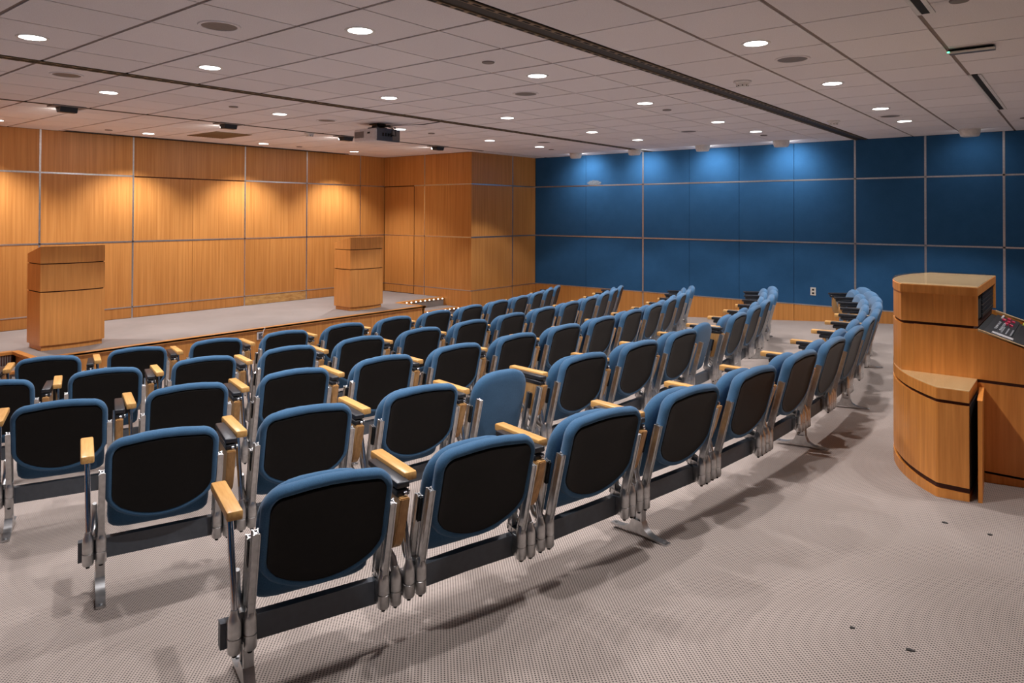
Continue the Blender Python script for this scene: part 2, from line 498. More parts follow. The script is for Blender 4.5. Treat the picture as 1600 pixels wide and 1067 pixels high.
# ------------------------------------------------------------------ ceiling fittings
def add_spot(name, loc, target, power, angle, blend, parent, soft=0.05, col=LAMP_COL):
    ld = bpy.data.lights.new(name, 'SPOT')
    ld.energy = power; ld.spot_size = math.radians(angle); ld.spot_blend = blend; ld.shadow_soft_size = soft; ld.color = col
    lo = bpy.data.objects.new(name, ld); C.objects.link(lo); lo.parent = parent
    d = Vector(target) - Vector(loc)
    lo.location = loc; lo.rotation_euler = d.to_track_quat('-Z', 'Y').to_euler()
    return lo

ring_bm = lathe(B(), [(0.076, 0.004), (0.076, -0.004), (0.092, -0.005), (0.096, 0.0), (0.096, 0.004)], 28)
lens_bm = lathe(B(), [(0.0, -0.0025), (0.0755, -0.0025), (0.0755, 0.003)], 28)
ring_me = lens_me = None
def downlight(x, y, label, power=DOWN_W, ang=106, bl=0.22):
    global ring_me, lens_me
    t = thing('downlight', label, 'ceiling light', (x, y, ZC), 0, 'round recessed downlights in the ceiling')
    if ring_me is None:
        r = obj('trim_ring', ring_bm, m_white, t, True); l = obj('lens', lens_bm, m_lens, t)
        ring_me, lens_me = r.data, l.data
    else:
        for n, me in (('trim_ring', ring_me), ('lens', lens_me)):
            o = bpy.data.objects.new(n, me); C.objects.link(o); o.parent = t
    add_spot('lamp', (0, 0, -0.02), (0, 0, -1), power, ang, bl, t, 0.038)

COLS = [(-1.72, 'column over the back row of chairs'), (-3.55, 'column over the middle rows of chairs'), (-5.39, 'column behind the projector track'),
        (-7.28, 'column over the front of the stage'), (-10.60, 'line close to the stage wall')]
YS = [2.88, 4.74, 6.60, 8.48, 9.79]
for ci, (x, cn) in enumerate(COLS):
    ylist = YS[:4] if ci == 4 else ([1.66] + YS)
    for y in ylist:
        px = to_px((x, y, ZC))
        vis = px is not None and 0 < px[0] < 1600 and px[1] > 0
        n = [yy for yy in ylist if (lambda q: q is not None and 0 < q[0] < 1600 and q[1] > 0)(to_px((x, yy, ZC)))]
        if vis: lab = 'lit round downlight, %s from the left in the %s' % (ORD[n.index(y) + 1], cn)
        else: lab = 'lit round downlight outside the picture, %s in the %s' % (['leftmost', 'second', 'third', 'fourth', 'fifth', 'rightmost'][ylist.index(y)], cn)
        if ci == 4: downlight(x, y, lab, DOWN_W * 1.75, 112, 0.65)
        else: downlight(x, y, lab)
for y, w in zip((4.74, 6.60, 8.48), ('leftmost', 'middle', 'rightmost')):
    downlight(0.15, y, 'lit round downlight outside the picture, %s above the back aisle' % w, DOWN_W * 0.5)

def disc(name, cat, label, x, y, r, mats, group):
    t = thing(name, label, cat, (x, y, ZC), 0, group)
    obj('rim', lathe(B(), [(r * .82, 0.002), (r * .84, -0.007), (r * .97, -0.006), (r, 0.0), (r, 0.003)], 28), mats[0], t, True)
    obj('grille', lathe(B(), [(0, -0.004), (r * .83, -0.004), (r * .83, 0.003)], 28), mats[1], t)
SP = [(-4.14, 2.27, 'top left of the picture'), (-6.62, 2.29, 'above the left lectern'), (-7.31, 5.42, 'left of the projector'), (-4.16, 5.37, 'in the middle of the ceiling'),
      (-6.75, 9.19, 'near the stage corner'), (-4.27, 9.19, 'nearest the middle of the blue wall'), (-1.68, 5.38, 'beside the nearest right downlight'), (-1.76, 9.17, 'between two downlights at far right')]
m_grille2 = plain('speaker_mesh', (0.19, 0.165, 0.155), 0.6)
for x, y, w in SP: disc('ceiling_speaker', 'speaker', 'round grey ceiling speaker grille ' + w, x, y, 0.125, (m_white if 0 else m_tile, m_grille2), 'round ceiling speakers')
SM = [(-3.52, 4.08), (-3.58, 7.16), (-3.62, 10.3), (-7.17, 4.10), (-7.28, 7.2), (-7.40, 10.3), (-10.58, 4.19), (-10.57, 7.27), (-0.55, 10.3), (-0.52, 4.45)]
SMW = ['above the middle of the seating', 'right of centre above the fourth row', 'near the blue wall at mid right', 'above the front of the stage at left', 'right of the projector', 'near the blue wall behind the stage corner',
       'close to the stage wall at left', 'close to the stage wall at centre', 'at far right near the blue wall', 'at the top edge of the picture']
for (x, y), w in zip(SM, SMW):
    t = tag(obj('sprinkler_cover', lathe(B(), [(0, -0.009), (0.045, -0.009), (0.048, -0.005), (0.048, 0.002)], 20), m_grille, None, False, (x, y, ZC)),
            'small round sprinkler cover plate ' + w, 'sprinkler', 'sprinkler cover plates')

# white half-bowl wall washers along the blue wall
WX = [(-7.50, 1.0, 'nearest the stage corner'), (-6.25, 1.0, 'above the first metal strip from the corner'), (-4.97, 1.0, 'third from the stage corner'), (-3.68, 1.0, 'left of the wide ceiling track'), (-1.20, 0.16, 'far right, barely lit')]
for x, k, w in WX:
    t = thing('wall_washer', 'white half bowl wall washer under the ceiling, ' + w, 'wall light', (x, 11.2, ZC), 0, 'white wall washers along the blue wall')
    bm = B(); R, n, s = 0.125, 6, 20
    rings = []
    for i in range(n + 1):
        a = i / n * PI / 2 * 0.92
        rr, zz = R * (0.72 + 0.28 * math.cos(a)) if i < n else R * .55, -0.105 * math.sin(a)
        rings.append([bm.verts.new((rr * math.cos(PI + PI * q / s), 0.05 + rr * math.sin(PI + PI * q / s), zz)) for q in range(s + 1)])
    for a, b in zip(rings, rings[1:]):
        for q in range(s): bm.faces.new((a[q], a[q + 1], b[q + 1], b[q]))
    bm.faces.new(rings[-1])
    o = obj('bowl', bm, m_white, t, True)
    so = o.modifiers.new('thick', 'SOLIDIFY'); so.thickness = 0.004
    pl = bpy.data.lights.new('lamp', 'POINT'); pl.energy = 3.0 * k; pl.shadow_soft_size = .02
    po = bpy.data.objects.new('lamp', pl); C.objects.link(po); po.parent = t; po.location = (0, .075, -.045)
    obj('flange', box(B(), -.135, .135, -.09, .14, -0.004, 0.003), m_white, t)
    obj('lens', box(B(), -.06, .06, 0.0, .045, -.03, -.006), m_lens if k > .5 else m_white, t)
    add_spot('lamp', (0, 0.06, -0.045), (0, 0.50, -0.60), WALL_W * k, 128, 1.0, t, 0.03, (0.93, 0.96, 1.0))

# black wall washers in front of the stage
for y, w in ((2.98, 'above the left lectern'), (4.85, 'second from the left'), (6.72, 'left of the projector'), (8.66, 'right of the projector near the stage corner')):
    t = thing('stage_washer', 'black boxy wall washer under the ceiling track, ' + w, 'wall light', (-8.60, y, ZC), 0, 'black wall washers facing the stage')
    obj('mounting_plate', box(B(), -.10, .10, -.16, .16, -.014, 0.0, .003), m_grille, t)
    prism_bm = prism(B(), [(-.075, -.012), (.075, -.012), (.050, -.070), (-.035, -.070)], 'y', -.085, .085)
    obj('housing', prism_bm, m_black, t)
    obj('lens', box(B(), -.082, -.060, -.07, .07, -.05, -.016), m_lens, t)
    add_spot('lamp', (-0.10, 0, -0.05), (-1.1, 0, -0.75), WALL_W * 0.5, 118, 0.9, t, 0.03, (1.0, 0.94, 0.86))

# smoke detectors
for x, y, w in ((-2.30, 6.02, 'in front of the wide ceiling track'), (-2.40, 9.25, 'near the blue wall beside the wide track'), (-8.68, 6.14, 'small, left of the projector')):
    t = thing('smoke_detector', 'white smoke detector ' + w, 'smoke detector', (x, y, ZC), 0, 'smoke detectors')
    obj('base', lathe(B(), [(0, 0.0), (.075, 0.0), (.075, -.012), (.062, -.018), (0, -.018)], 24), m_white, t, True)
    obj('sensor_cap', lathe(B(), [(.056, -.018), (.050, -.036), (.040, -.050), (0, -.053)], 24), m_white, t, True)
    bm = B()
    for k in range(8):
        a = 2 * PI * (k + .5) / 8; c, s_ = math.cos(a) * .0445, math.sin(a) * .0445
        box(bm, c - .0045, c + .0045, s_ - .0045, s_ + .0045, -.045, -.036)
    obj('vents', bm, m_void, t)

# return air grille above the stage, air slots and the exit unit
t = thing('return_grille', 'brown square air grille in the ceiling above the stage', 'air grille', (-9.95, 5.47, ZC))
obj('frame', box(B(), -.42, .42, -.275, .275, -0.006, 0.004), m_brass, t)
bm = B()
for k in range(14):
    y = -.25 + k * .0385; box(bm, -.39, .39, y - .006, y + .012, -0.011, -0.004)
tag(obj('louvres', bm, m_brass, t), kind='stuff')
for (y0, y1, w) in ((6.88, 9.30, 'at upper right'), (3.6, 4.62, 'cut by the top edge of the picture')):
    t = thing('air_slot', 'narrow dark air slot in the ceiling ' + w, 'air slot', (-0.70, (y0 + y1) / 2, ZC)); h = (y1 - y0) / 2
    obj('slot', box(B(), -.022, .022, -h, h, -0.005, 0.003), m_void, t)
    for s in (-1, 1): obj('flange', box(B(), s * .034 - .012, s * .034 + .012, -h, h, -0.009, 0.002), m_white, t)
t = thing('emergency_unit', 'flat beige ceiling unit with dark slot and green lamp', 'emergency light', (-0.60, 5.78, ZC))
obj('housing', box(B(), -.14, .13, -.035, .055, -.026, 0.0, .004), m_slate, t)
obj('dark_slot', box(B(), -.130, .122, -.0365, -.034, -.024, -.002), m_void, t)
obj('face_plate', box(B(), -.142, .132, -.085, -.036, -.032, -.024, .002), m_ivory, t)
obj('green_lamp', box(B(), -.138, -.124, -.089, -.080, -.034, -.024), m_greenled, t)

# projector
t = thing('projector', 'silver and slate ceiling projector on a black mount above the seats', 'projector', (-7.10, 6.05, ZC))
bx = B(); box(bx, -.225, .215, -.205, .185, -.240, -.078, .024, 3)
body = obj('body', bx, m_silver, t, True)
obj('vent_grille', box(B(), -.20, -.02, -.2075, -.200, -.19, -.11), m_grille, body)
obj('badge', box(B(), .05, .10, -.2075, -.200, -.145, -.122), m_void, body)
obj('rear_panel', box(B(), .195, .222, -.19, .19, -.236, -.074, .012), m_slate, t)
bm = B()
for k in range(4): box(bm, .216, .227, -.11 + k * .045, -.085 + k * .045, -.175, -.135)
obj('sockets', bm, m_void, t)
obj('speaker_grille', box(B(), .216, .2245, .06, .17, -.22, -.10), m_grille, t)
bm = B(); tube(bm, [(0, 0, -.07), (0, 0, 0.0)], .026, 14); box(bm, -.075, .075, -.075, .075, -.012, 0.0); box(bm, -.10, .10, -.08, .08, -.080, -.045, .008); box(bm, -.18, .16, -.10, .10, -.084, -.068, .004); box(bm, -.05, .05, -.05, .05, -.05, -.02)
obj('mount', bm, m_black, t)
bm = B()
tube(bm, [(.22, .0, -.155), (.275, .0, -.15), (.285, .0, -.075), (.16, .02, -.040), (.03, .01, -.04)], .009, 6)
tube(bm, [(.22, .045, -.155), (.30, .045, -.17), (.29, .04, -.06), (.15, .05, -.03), (.03, .02, -.03)], .008, 6)
tube(bm, [(.03, .02, -.02), (.18, .22, -.008), (.5, .35, -.006), (.85, .30, -.006)], .005, 6)
obj('cables', bm, m_black, t, True)

# wall outlet on the blue wall
t = thing('wall_outlet', 'grey electrical outlet plate on the blue wall', 'outlet', (-3.36, YB, -1.21 + Z0))
obj('plate', box(B(), -.042, .042, -.008, 0.0, -.062, .062, .003), m_ivory, t)
for s in (-1, 1): obj('socket', box(B(), -.017, .017, -.010, -.006, s * .027 - .014, s * .027 + .014), m_void, t)

# ------------------------------------------------------------------ stage
st = thing('stage', 'low carpeted stage with wooden front below the veneer wall', 'stage', (0, 0, 0))
XF, YS0, YS1 = -8.87, 2.78, 8.66
NZ = 0.032
poly = [(XS + .006, YA0 + .006), (XA, YA0 + .006), (XA, YS0), (XF, YS0), (XF, YS1), (XA, YS1), (XA, YA1 - .006), (XS + .006, YA1 - .006)]
obj('deck', prism(B(), poly, 'z', ZS - 0.02, ZS), m_stagecarpet, st)
jy = [YS0, 4.2, 5.46, 6.72, 8.0, YS1]
for a, b in zip(jy, jy[1:]):
    obj('front_panel', box(B(), XF - .06, XF - .025, a + .002, b - .002, zf(XF) - .05, ZS - NZ), m_veneer, st)
for y in (YS0, YS1):
    s = 1 if y == YS0 else -1
    lo, hi = sorted((y + s * .03, y + s * .06))
    obj('side_panel', box(B(), XA, XF - .025, lo, hi, zf(XA) - .05, ZS - NZ), m_veneer, st)
# nosing boards round the edge
def nosing(x0, x1, y0, y1): return obj('nosing', box(B(), x0, x1, y0, y1, ZS - NZ, ZS + 0.006, .004), m_veneer_y, st)
nosing(XF - .075, XF, YS0, YS1)
nosing(XA - .03, XF, YS1 - .07, YS1 + .006); nosing(XA - .03, XF, YS0 - .006, YS0 + .07)
nosing(XA - .07, XA + .006, YS1, YA1 - .006); nosing(XA - .07, XA + .006, YA0 + .006, YS0)
# steps in both cut-outs
for (a, b, right) in ((YS1 + .012, YA1 - .004, True), (YA0 + .004, YS0 - .012, False)):
    z1, z2 = ZS - 0.15, ZS - 0.30
    obj('riser', box(B(), XA - .03, XA - .012, a, b, z1 - .02, ZS - NZ), m_stagecarpet if right else m_grille, st)
    obj('tread', box(B(), XA - .03, -9.16, a, b, z1 - .16, z1), m_stagecarpet, st)
    obj('step_nosing', box(B(), -9.20, -9.13, a, b, z1 - .028, z1 + .004, .004), m_veneer_y, st)
    obj('tread', box(B(), -9.19, -8.76, a, b, z2 - .25, z2), m_stagecarpet, st)
    obj('step_nosing', box(B(), -8.80, -8.73, a, b, z2 - .028, z2 + .004, .004), m_veneer_y, st)
    n = 10
    for k in range(n):
        y = a + .05 + k * (b - a - .1) / (n - 1)
        if not right: break
        obj('step_light', box(B(), XA + .004, XA + .012, y - .014, y + .014, ZS - .030, ZS - .010, .003), m_led, st)
        obj('step_light', box(B(), -9.132, -9.124, y - .014, y + .014, z1 - .026, z1 - .008, .003), m_led, st)
if True:   # ribbed carpet on the left riser
    bm = B()
    for k in range(46):
        y = YA0 + .02 + k * .0232; box(bm, XA - .014, XA - .006, y, y + .011, ZS - 0.16, ZS - NZ)
    tag(obj('riser_ribs', bm, m_groove, st), kind='stuff')
t = thing('stage_outlet', 'small outlet box with white cord on the stage front', 'outlet', (XF - .025, 5.50, ZS - .10))
obj('plate', box(B(), 0, .012, -.045, .045, -.055, .055, .003), m_silver, t)
obj('cover', box(B(), .010, .03, -.025, .03, -.04, .035, .005), m_slate, t)
obj('cord', tube(B(), [(.03, .01, .0), (.05, .02, .03), (.045, .03, .07), (.06, .045, .105), (.03, .05, .112)], .005, 6), m_white, t, True)

# ------------------------------------------------------------------ lecterns
def lectern(loc, label):
    t = thing('lectern', label, 'lectern', loc, 0, 'wooden lecterns on the stage')
    W, D, BOW = 0.345, 0.42, 0.055
    def foot(ins):
        pts = [(-D + ins, -W + ins), (-ins, -W + ins)]
        for k in range(1, 12):
            u = k / 12; pts.append((-ins + BOW * math.sin(PI * u), -W + ins + u * 2 * (W - ins)))
        pts += [(-ins, W - ins), (-D + ins, W - ins)]
        return pts
    obj('plinth', prism(B(), foot(.02), 'z', 0, .06), m_lectern, t)
    obj('lower_body', prism(B(), foot(0), 'z', .06, .668), m_lectern, t)
    obj('reveal', prism(B(), foot(.012), 'z', .66, .69), m_groove, t)
    obj('middle_body', prism(B(), foot(0), 'z', .682, .992), m_lectern, t)
    obj('reveal', prism(B(), foot(.012), 'z', .985, 1.01), m_groove, t)
    bm = B(); f = foot(0)
    def top(x): return 1.2 - max(0, (-x - .02)) * .235
    lo = [bm.verts.new((x, y, 1.004)) for x, y in f]; hi = [bm.verts.new((x, y, top(x))) for x, y in f]
    n = len(f); bm.faces.new(lo); bm.faces.new(hi)
    for i in range(n): bm.faces.new((lo[i], lo[(i + 1) % n], hi[(i + 1) % n], hi[i]))
    obj('top_box', bm, m_lectern, t)
    bm = B(); box(bm, -.385, -.05, -.30, .30, 0, .004)
    o = obj('reading_surface', bm, m_deskpale, t); o.location = (0, 0, 1.2); o.rotation_euler = (0, -math.atan(.235), 0); o.location.z = 1.2045
    obj('page_stop', box(B(), -.40, -.385, -.29, .29, 1.105, 1.128, .003), m_lectern, t)
    return t
lectern((-9.335, 3.325, ZS), 'wooden lectern at the left end of the stage with plain curved front')
lectern((-9.335, 7.745, ZS), 'wooden lectern at the right of the stage near the steps')

# ------------------------------------------------------------------ control desk
FD = zf(-0.6)
dk = thing('control_desk', 'curved wooden control desk with low shelf at the right edge', 'desk', (0, 0, 0))
YD0, YD1, YC = 4.807, 5.853, 5.33
def arc(p0, mid_x, p1, n):
    """points from p0 to p1 bulging to x=mid_x at the middle (circle through the three)"""
    (x0, y0), (x1, y1) = p0, p1
    h = (y1 - y0) / 2; s = x0 - mid_x
    R = (h * h + s * s) / (2 * s); cx = mid_x + R; cy_ = (y0 + y1) / 2; a = math.asin(h / R)
    return [(cx - R * math.cos(-a + 2 * a * k / n), cy_ + R * math.sin(-a + 2 * a * k / n)) for k in range(n + 1)]
def body_poly(ins, xr):
    p = arc((-.866 + ins, YD0 + ins), -.985 + ins, (-.866 + ins, YD1 - ins), 14)
    return p + [(xr, YD1 - ins), (xr, YD0 + ins)]
ZTOP, ZG, ZL = 1.07, .834, .54
# upper box: a hollow cap open to the operator's side
shell = [(x, y) for x, y in arc((-.866, YD0), -.985, (-.866, YD1), 14)]
obj('upper_cap', prism(B(), shell + [(-.70, YD1), (-.70, YD0)], 'z', ZG + .012, ZTOP - .055), m_desk, dk)
obj('upper_side', box(B(), -.6995, -.479, YD0, YD0 + .02, ZG + .012, ZTOP - .055), m_desk, dk)
obj('upper_side', box(B(), -.6995, -.479, YD1 - .02, YD1, ZG + .012, ZTOP - .055), m_desk, dk)
obj('lid', prism(B(), body_poly(-.004, -.479), 'z', ZTOP - .055, ZTOP - .008), m_desk, dk)
obj('lid_veneer', prism(B(), body_poly(.003, -.482), 'z', ZTOP - .008, ZTOP - .004), m_deskpale, dk)
obj('glass_top', prism(B(), body_poly(-.002, -.479), 'z', ZTOP - .003, ZTOP + .004), m_glass, dk)
obj('reveal', prism(B(), body_poly(.014, -.50), 'z', ZG - .02, ZG + .02), m_groove, dk)
# equipment rack in the open side
rk = obj('equipment_rack', box(B(), -.66, -.50, YD0 + .022, YD1 - .022, ZG + .012, ZTOP - .056), m_void, dk)
for k in range(6):
    z = ZG + .02 + k * .027
    obj('rack_unit', box(B(), -.502, -.490, YD0 + .36, YD1 - .03, z, z + .022, .002), m_black, rk)
obj('rack_screen', box(B(), -.502, -.494, YD0 + .04, YD0 + .33, ZG + .03, ZTOP - .075), m_void, rk)
obj('paper', box(B(), -.506, -.498, YD0 + .03, YD0 + .07, ZG + .02, ZG + .11), m_ivory, rk)
# main body with sloping console
XE = 0.42
def ztop(x): return ZG - .004 - max(0, x + .479) * .345
for y0, y1 in ((YD0, YD0 + .022), (YD1 - .022, YD1)):
    bm = box(B(), -.7995, -.479, y0, y1, ZL + .008, ztop(-.479))
    prism(bm, [(-.479, ZL + .008), (XE, ZL + .008), (XE, ztop(XE) - .0102), (-.479, ztop(-.479) - .0102)], 'y', y0, y1)
    obj('side_panel', bm, m_desk, dk)
    obj('edge_band', prism(B(), [(-.479, ztop(-.479) + .001), (XE, ztop(XE) + .001), (XE, ztop(XE) - .010), (-.479, ztop(-.479) - .010)], 'y', y0, y1), m_deskpale, dk)
    obj('lower_panel', box(B(), -.60, XE, y0 + .0, y1, FD + .075, ZL - .010), m_desk, dk)
    obj('reveal', box(B(), -.60, XE, y0 + .008, y1 - .008, ZL - .012, ZL + .01), m_groove, dk)
    obj('kick', box(B(), -.60, XE, y0 + .012, y1 - .012, FD - .05, FD + .06), m_desk, dk)
obj('front_body', prism(B(), arc((-.866, YD0), -.985, (-.866, YD1), 14) + [(-.80, YD1), (-.80, YD0)], 'z', ZL + .008, ZG - .006), m_desk, dk)
obj('front_reveal', prism(B(), arc((-.85, YD0 + .02), -.965, (-.85, YD1 - .02), 14) + [(-.78, YD1 - .02), (-.78, YD0 + .02)], 'z', ZL - .03, ZL + .02), m_groove, dk)
obj('end_panel', box(B(), XE - .02, XE, YD0 + .022, YD1 - .022, FD - .03, ztop(XE) - .01), m_desk, dk)
cp = obj('console_panel', prism(B(), [(-.50, ztop(-.50) - .024), (XE - .02, ztop(XE - .02) - .024), (XE - .02, ztop(XE - .02) - .05), (-.50, ztop(-.50) - .05)], 'y', YD0 + .022, YD1 - .022), m_void, dk)
m_red = plain('red_key', (0.72, 0.02, 0.09), 0.4); m_key = plain('grey_key', (0.33, 0.34, 0.37), 0.4); m_yel = plain('lime_key', (0.5, 0.6, 0.08), 0.4)
m_console = plain('console_plate', (0.012, 0.014, 0.019), 0.45, spec=0.25)
m_consblack = plain('console_black', (0.008, 0.009, 0.012), 0.5, spec=0.2)
sl = -math.atan(.345)
def on_console(name, x, y, sx, sy, h, mat):
    bm = B(); box(bm, -sx, sx, -sy, sy, 0, h, min(sx, sy, h) * .3)
    o = obj(name, bm, mat, cp); o.location = (x, y, ztop(x) - .0235); o.rotation_euler = (0, -sl, 0); return o
on_console('key_plate', -.405, 5.33, .066, .49, .004, m_console)
on_console('key_plate', -.245, 5.33, .088, .49, .004, m_consblack)
on_console('key_plate', .10, 5.33, .24, .49, .004, m_consblack)
for i in range(6):
    for j in range(2): on_console('key', -.428 + j * .024, 5.16 + i * .062, .007, .017, .012, m_key)
for x, y in ((-.400, 5.745), (-.394, 5.605), (-.374, 5.69), (-.420, 5.64), (-.372, 5.50), (-.398, 5.50)): on_console('red_key', x, y, .010, .026 if x < -.39 else .014, .014, m_red)
for k in range(3): on_console('key', -.435, 5.70 + k * .05, .006, .016, .012, m_white)
on_console('fader_strip', -.380, 5.00, .054, .030, .010, m_silver)
for k in range(3): on_console('slot', -.395 + k * .022, 5.24, .004, .13, .006, m_key)
on_console('lime_key', -.318, 5.76, .010, .04, .012, m_yel)

# low curved cabinet with shelf
LY0, LY1 = 4.435, 6.225
def low_poly(ins):
    p = [(-.482, LY0 + ins), (-.625, LY0 + ins)]
    p += arc((-.635, LY0 + .005 + ins), -.985 + ins, (-.635, LY1 - .005 - ins), 22)
    p += [(-.625, LY1 - ins), (-.482, LY1 - ins), (-.482, YD1), (-.60, YD1 - .03), (-.60, YD0 + .03), (-.482, YD0)]
    return p
obj('cabinet_plinth', prism(B(), low_poly(.0), 'z', FD - .07, FD + .045), m_desk, dk)
obj('cabinet_reveal', prism(B(), low_poly(.016), 'z', FD + .04, FD + .08), m_groove, dk)
obj('cabinet_front', prism(B(), low_poly(0), 'z', FD + .075, ZL - .072), m_desk, dk)
obj('shelf_reveal', prism(B(), low_poly(.016), 'z', ZL - .075, ZL - .05), m_groove, dk)
obj('shelf', prism(B(), low_poly(0), 'z', ZL - .053, ZL + .006), m_desk, dk)
obj('shelf_veneer', prism(B(), low_poly(.003), 'z', ZL + .006, ZL + .009), m_deskpale, dk)
obj('shelf_glass', prism(B(), low_poly(-.002), 'z', ZL + .010, ZL + .016), m_glass, dk)
obj('cabinet_opening', box(B(), -.4815, -.478, LY0 + .015, YD0 - .01, FD + .08, ZL - .07), m_void, dk)
bm = B(); box(bm, 0, .02, 0, -.355, FD - .005, ZL - .035, .002)
o = obj('cabinet_door', bm, m_desk, dk); o.location = (-.470, YD0 - .006, 0); o.rotation_euler = (0, 0, math.radians(4))

# ------------------------------------------------------------------ chairs
def tl(x, v, off=0.0, base=(0.085, 0.24)):
    """point on the leaning plane of the back: x across, v height above floor, off = forward"""
    t = (v - base[1]) / 0.31
    return Vector((x, base[0] - 0.085 * t + off * 0.964, v + off * 0.264))

def back_outline(ins, top_extra=0.0):
    """closed outline (x, v): flat-topped with round corners and a belly below"""
    W, TOP, RC = 0.229 - ins, 0.712 - ins - top_extra, max(0.082 - ins * 1.3, .02)
    pts = []
    for k in range(9):
        a = k / 8 * PI / 2
        pts.append((W - RC + RC * math.cos(a), TOP - .012 - RC + RC * math.sin(a)))
    pts += [(W * .33, TOP - .003), (0, TOP), (-W * .33, TOP - .003)]
    for k in range(9):
        a = PI / 2 + k / 8 * PI / 2
        pts.append((-W + RC + RC * math.cos(a), TOP - .012 - RC + RC * math.sin(a)))
    # belly: shallow arc from side to side, small round corners where it meets the sides
    SB, BOT = 0.405 + ins * .35, 0.300 + ins
    h, s = W, SB - BOT
    R = (h * h + s * s) / (2 * s); zc = BOT + R
    def arcz(x): return zc - math.sqrt(max(R * R - x * x, 0))
    rc = max(.055 - ins * .6, .02)
    pts.append((-W, SB + rc * 1.5)); pts.append((-W, SB + rc * .8))
    pts.append((-W + rc * .10, SB + rc * .28)); pts.append((-W + rc * .40, arcz(W - rc * .40) + rc * .17))
    for k in range(13):
        x = -(W - rc * .9) + 2 * (W - rc * .9) * k / 12
        pts.append((x, arcz(x)))
    pts.append((W - rc * .40, arcz(W - rc * .40) + rc * .17)); pts.append((W - rc * .10, SB + rc * .28))
    pts.append((W, SB + rc * .8)); pts.append((W, SB + rc * 1.5))
    return pts

def seat_outline(ins):
    W, TOP, BOT = 0.213 - ins, 0.652 - ins, 0.205 + ins
    pts = []
    SH = 0.50
    for k in range(17):
        a = PI * k / 16
        pts.append((W * math.copysign(abs(math.cos(a)) ** .68, math.cos(a)), SH + (TOP - SH) * math.sin(a) ** .82))
    pts.append((-W, .40))
    for k in range(11):
        a = PI * k / 10
        pts.append((-W * math.copysign(abs(math.cos(a)) ** .40, math.cos(a)), .275 - (.275 - BOT) * math.sin(a) ** .5))
    pts.append((W, .40))
    return pts

def loft(bm, outline, rings, dish=0.0, cap0=True, cap1=True):
    """rings: (inset, offset forward)"""
    L = []
    for ins, off in rings:
        L.append([bm.verts.new(tl(x, v, off)) for x, v in outline(ins)])
    n = len(L[0])
    for a, b in zip(L, L[1:]):
        for i in range(n): bm.faces.new((a[i], a[(i + 1) % n], b[(i + 1) % n], b[i]))
    if cap0: bm.faces.new(L[0])
    if cap1: bm.faces.new(L[-1])
    return bm

parts = {}
def make_part(key, bm, mat, smooth=True):
    me = bpy.data.meshes.new(key)
    bmesh.ops.recalc_face_normals(bm, faces=bm.faces[:]); bm.to_mesh(me); bm.free()
    me.materials.append(mat)
    if smooth:
        for p in me.polygons: p.use_smooth = True
        try: me.set_sharp_from_angle(angle=math.radians(45))
        except Exception: pass
    parts[key] = me

# backrest: fabric roll round the rim, cushion in front
rim = [(.034, -.002), (.031, -.010), (.026, -.016), (.017, -.019), (.008, -.015), (.002, -.006), (.0, .004), (.003, .018), (.012, .032), (.028, .043), (.060, .052), (.110, .057)]
make_part('backrest', loft(B(), back_outline, rim), m_seatblue)
make_part('back_panel', loft(B(), lambda i: back_outline(i, .006), [(.027, -.004), (.028, -.0165), (.031, -.0185), (.036, -.0165), (.060, -.013), (.10, -.010)], cap0=False), m_panelblack)
SO = 0.082
srim = [(.055, SO - .006), (.022, SO + .000), (.007, SO + .010), (.0, SO + .026), (.004, SO + .044), (.016, SO + .056), (.05, SO + .064)]
make_part('seat', loft(B(), seat_outline, srim), m_seatblue)
make_part('seat_pan', loft(B(), seat_outline, [(.035, SO + .058), (.037, SO + .064), (.05, SO + .067)], cap0=False), m_seatblue)

def upright(s):
    bm = B(); x = s * .2375
    bar(bm, (x, 0.004, 0.552), (x, .085, .24), .0165, .026, .004)
    return bm
def seat_rail(s):
    bm = B(); x = s * .2375
    bar(bm, (x, 0.098, 0.502), (x, .158, .235), .0155, .022, .004)
    bar(bm, (x, .158, .24), (x, .10, .232), .018, .026, .004)
    return bm
def strip(s):
    x = s * .2375 + .0
    bm = B(); bar(bm, (x, 0.082, 0.498), (x, .103, .405), .010, .012, .002); return bm
def casting(x, top):
    bm = B()
    lathe(bm, [(0, .136), (.019, .136), (.0225, .141), (.0225, .186), (.0200, .1878), (.0200, .1892), (.0225, .191), (.0225, .236), (.0205, .250), (.0145, .266), (.0125, top), (0, top)], 16, x, .082)
    box(bm, x - .019, x + .019, .082, .125, .145, .232, .004)
    return bm
for s, n in ((-1, 'l'), (1, 'r')):
    make_part('back_upright_' + n, upright(s), m_alu)
    make_part('seat_rail_' + n, seat_rail(s), m_alu)
    make_part('rubber_strip_' + n, strip(s), m_rubber)
    make_part('bracket_in_' + n, casting(s * .2375, .275), m_alu)
    bm = B()
    x = s * .262
    tube(bm, [(x, .10, .245), (x, .150, .262), (x, .178, .30), (x, .182, .352), (x, .176, .366)], .013, 8, True, [.014, .015, .013, .013, .009])
    make_part('pivot_lever_' + n, bm, m_alu)
make_part('bracket_out_l', casting(-.2870, .280), m_alu)
make_part('bracket_out_r', casting(.2850, .280), m_alu)
bm = B()
for x in (-.287, -.2375, .2375, .285): tube(bm, [(x, .082, .137), (x, .082, .124)], .008, 8)
make_part('bolts', bm, m_rubber)
bm = B(); tube(bm, [(-.287, .082, .255), (-.288, .096, .33), (-.290, .128, .45), (-.292, .158, .585)], .0115, 10)
make_part('arm_post', bm, m_chrome)
bm = B(); box(bm, -.319, -.266, .058, .372, .582, .615, .007, 2)
make_part('armrest', bm, m_oak)
bm = B(); box(bm, .262, .315, .018, .318, .587, .611, .006, 2); box(bm, .264, .313, .022, .300, .556, .581, .004, 1); box(bm, .270, .308, .045, .29, .574, .592)
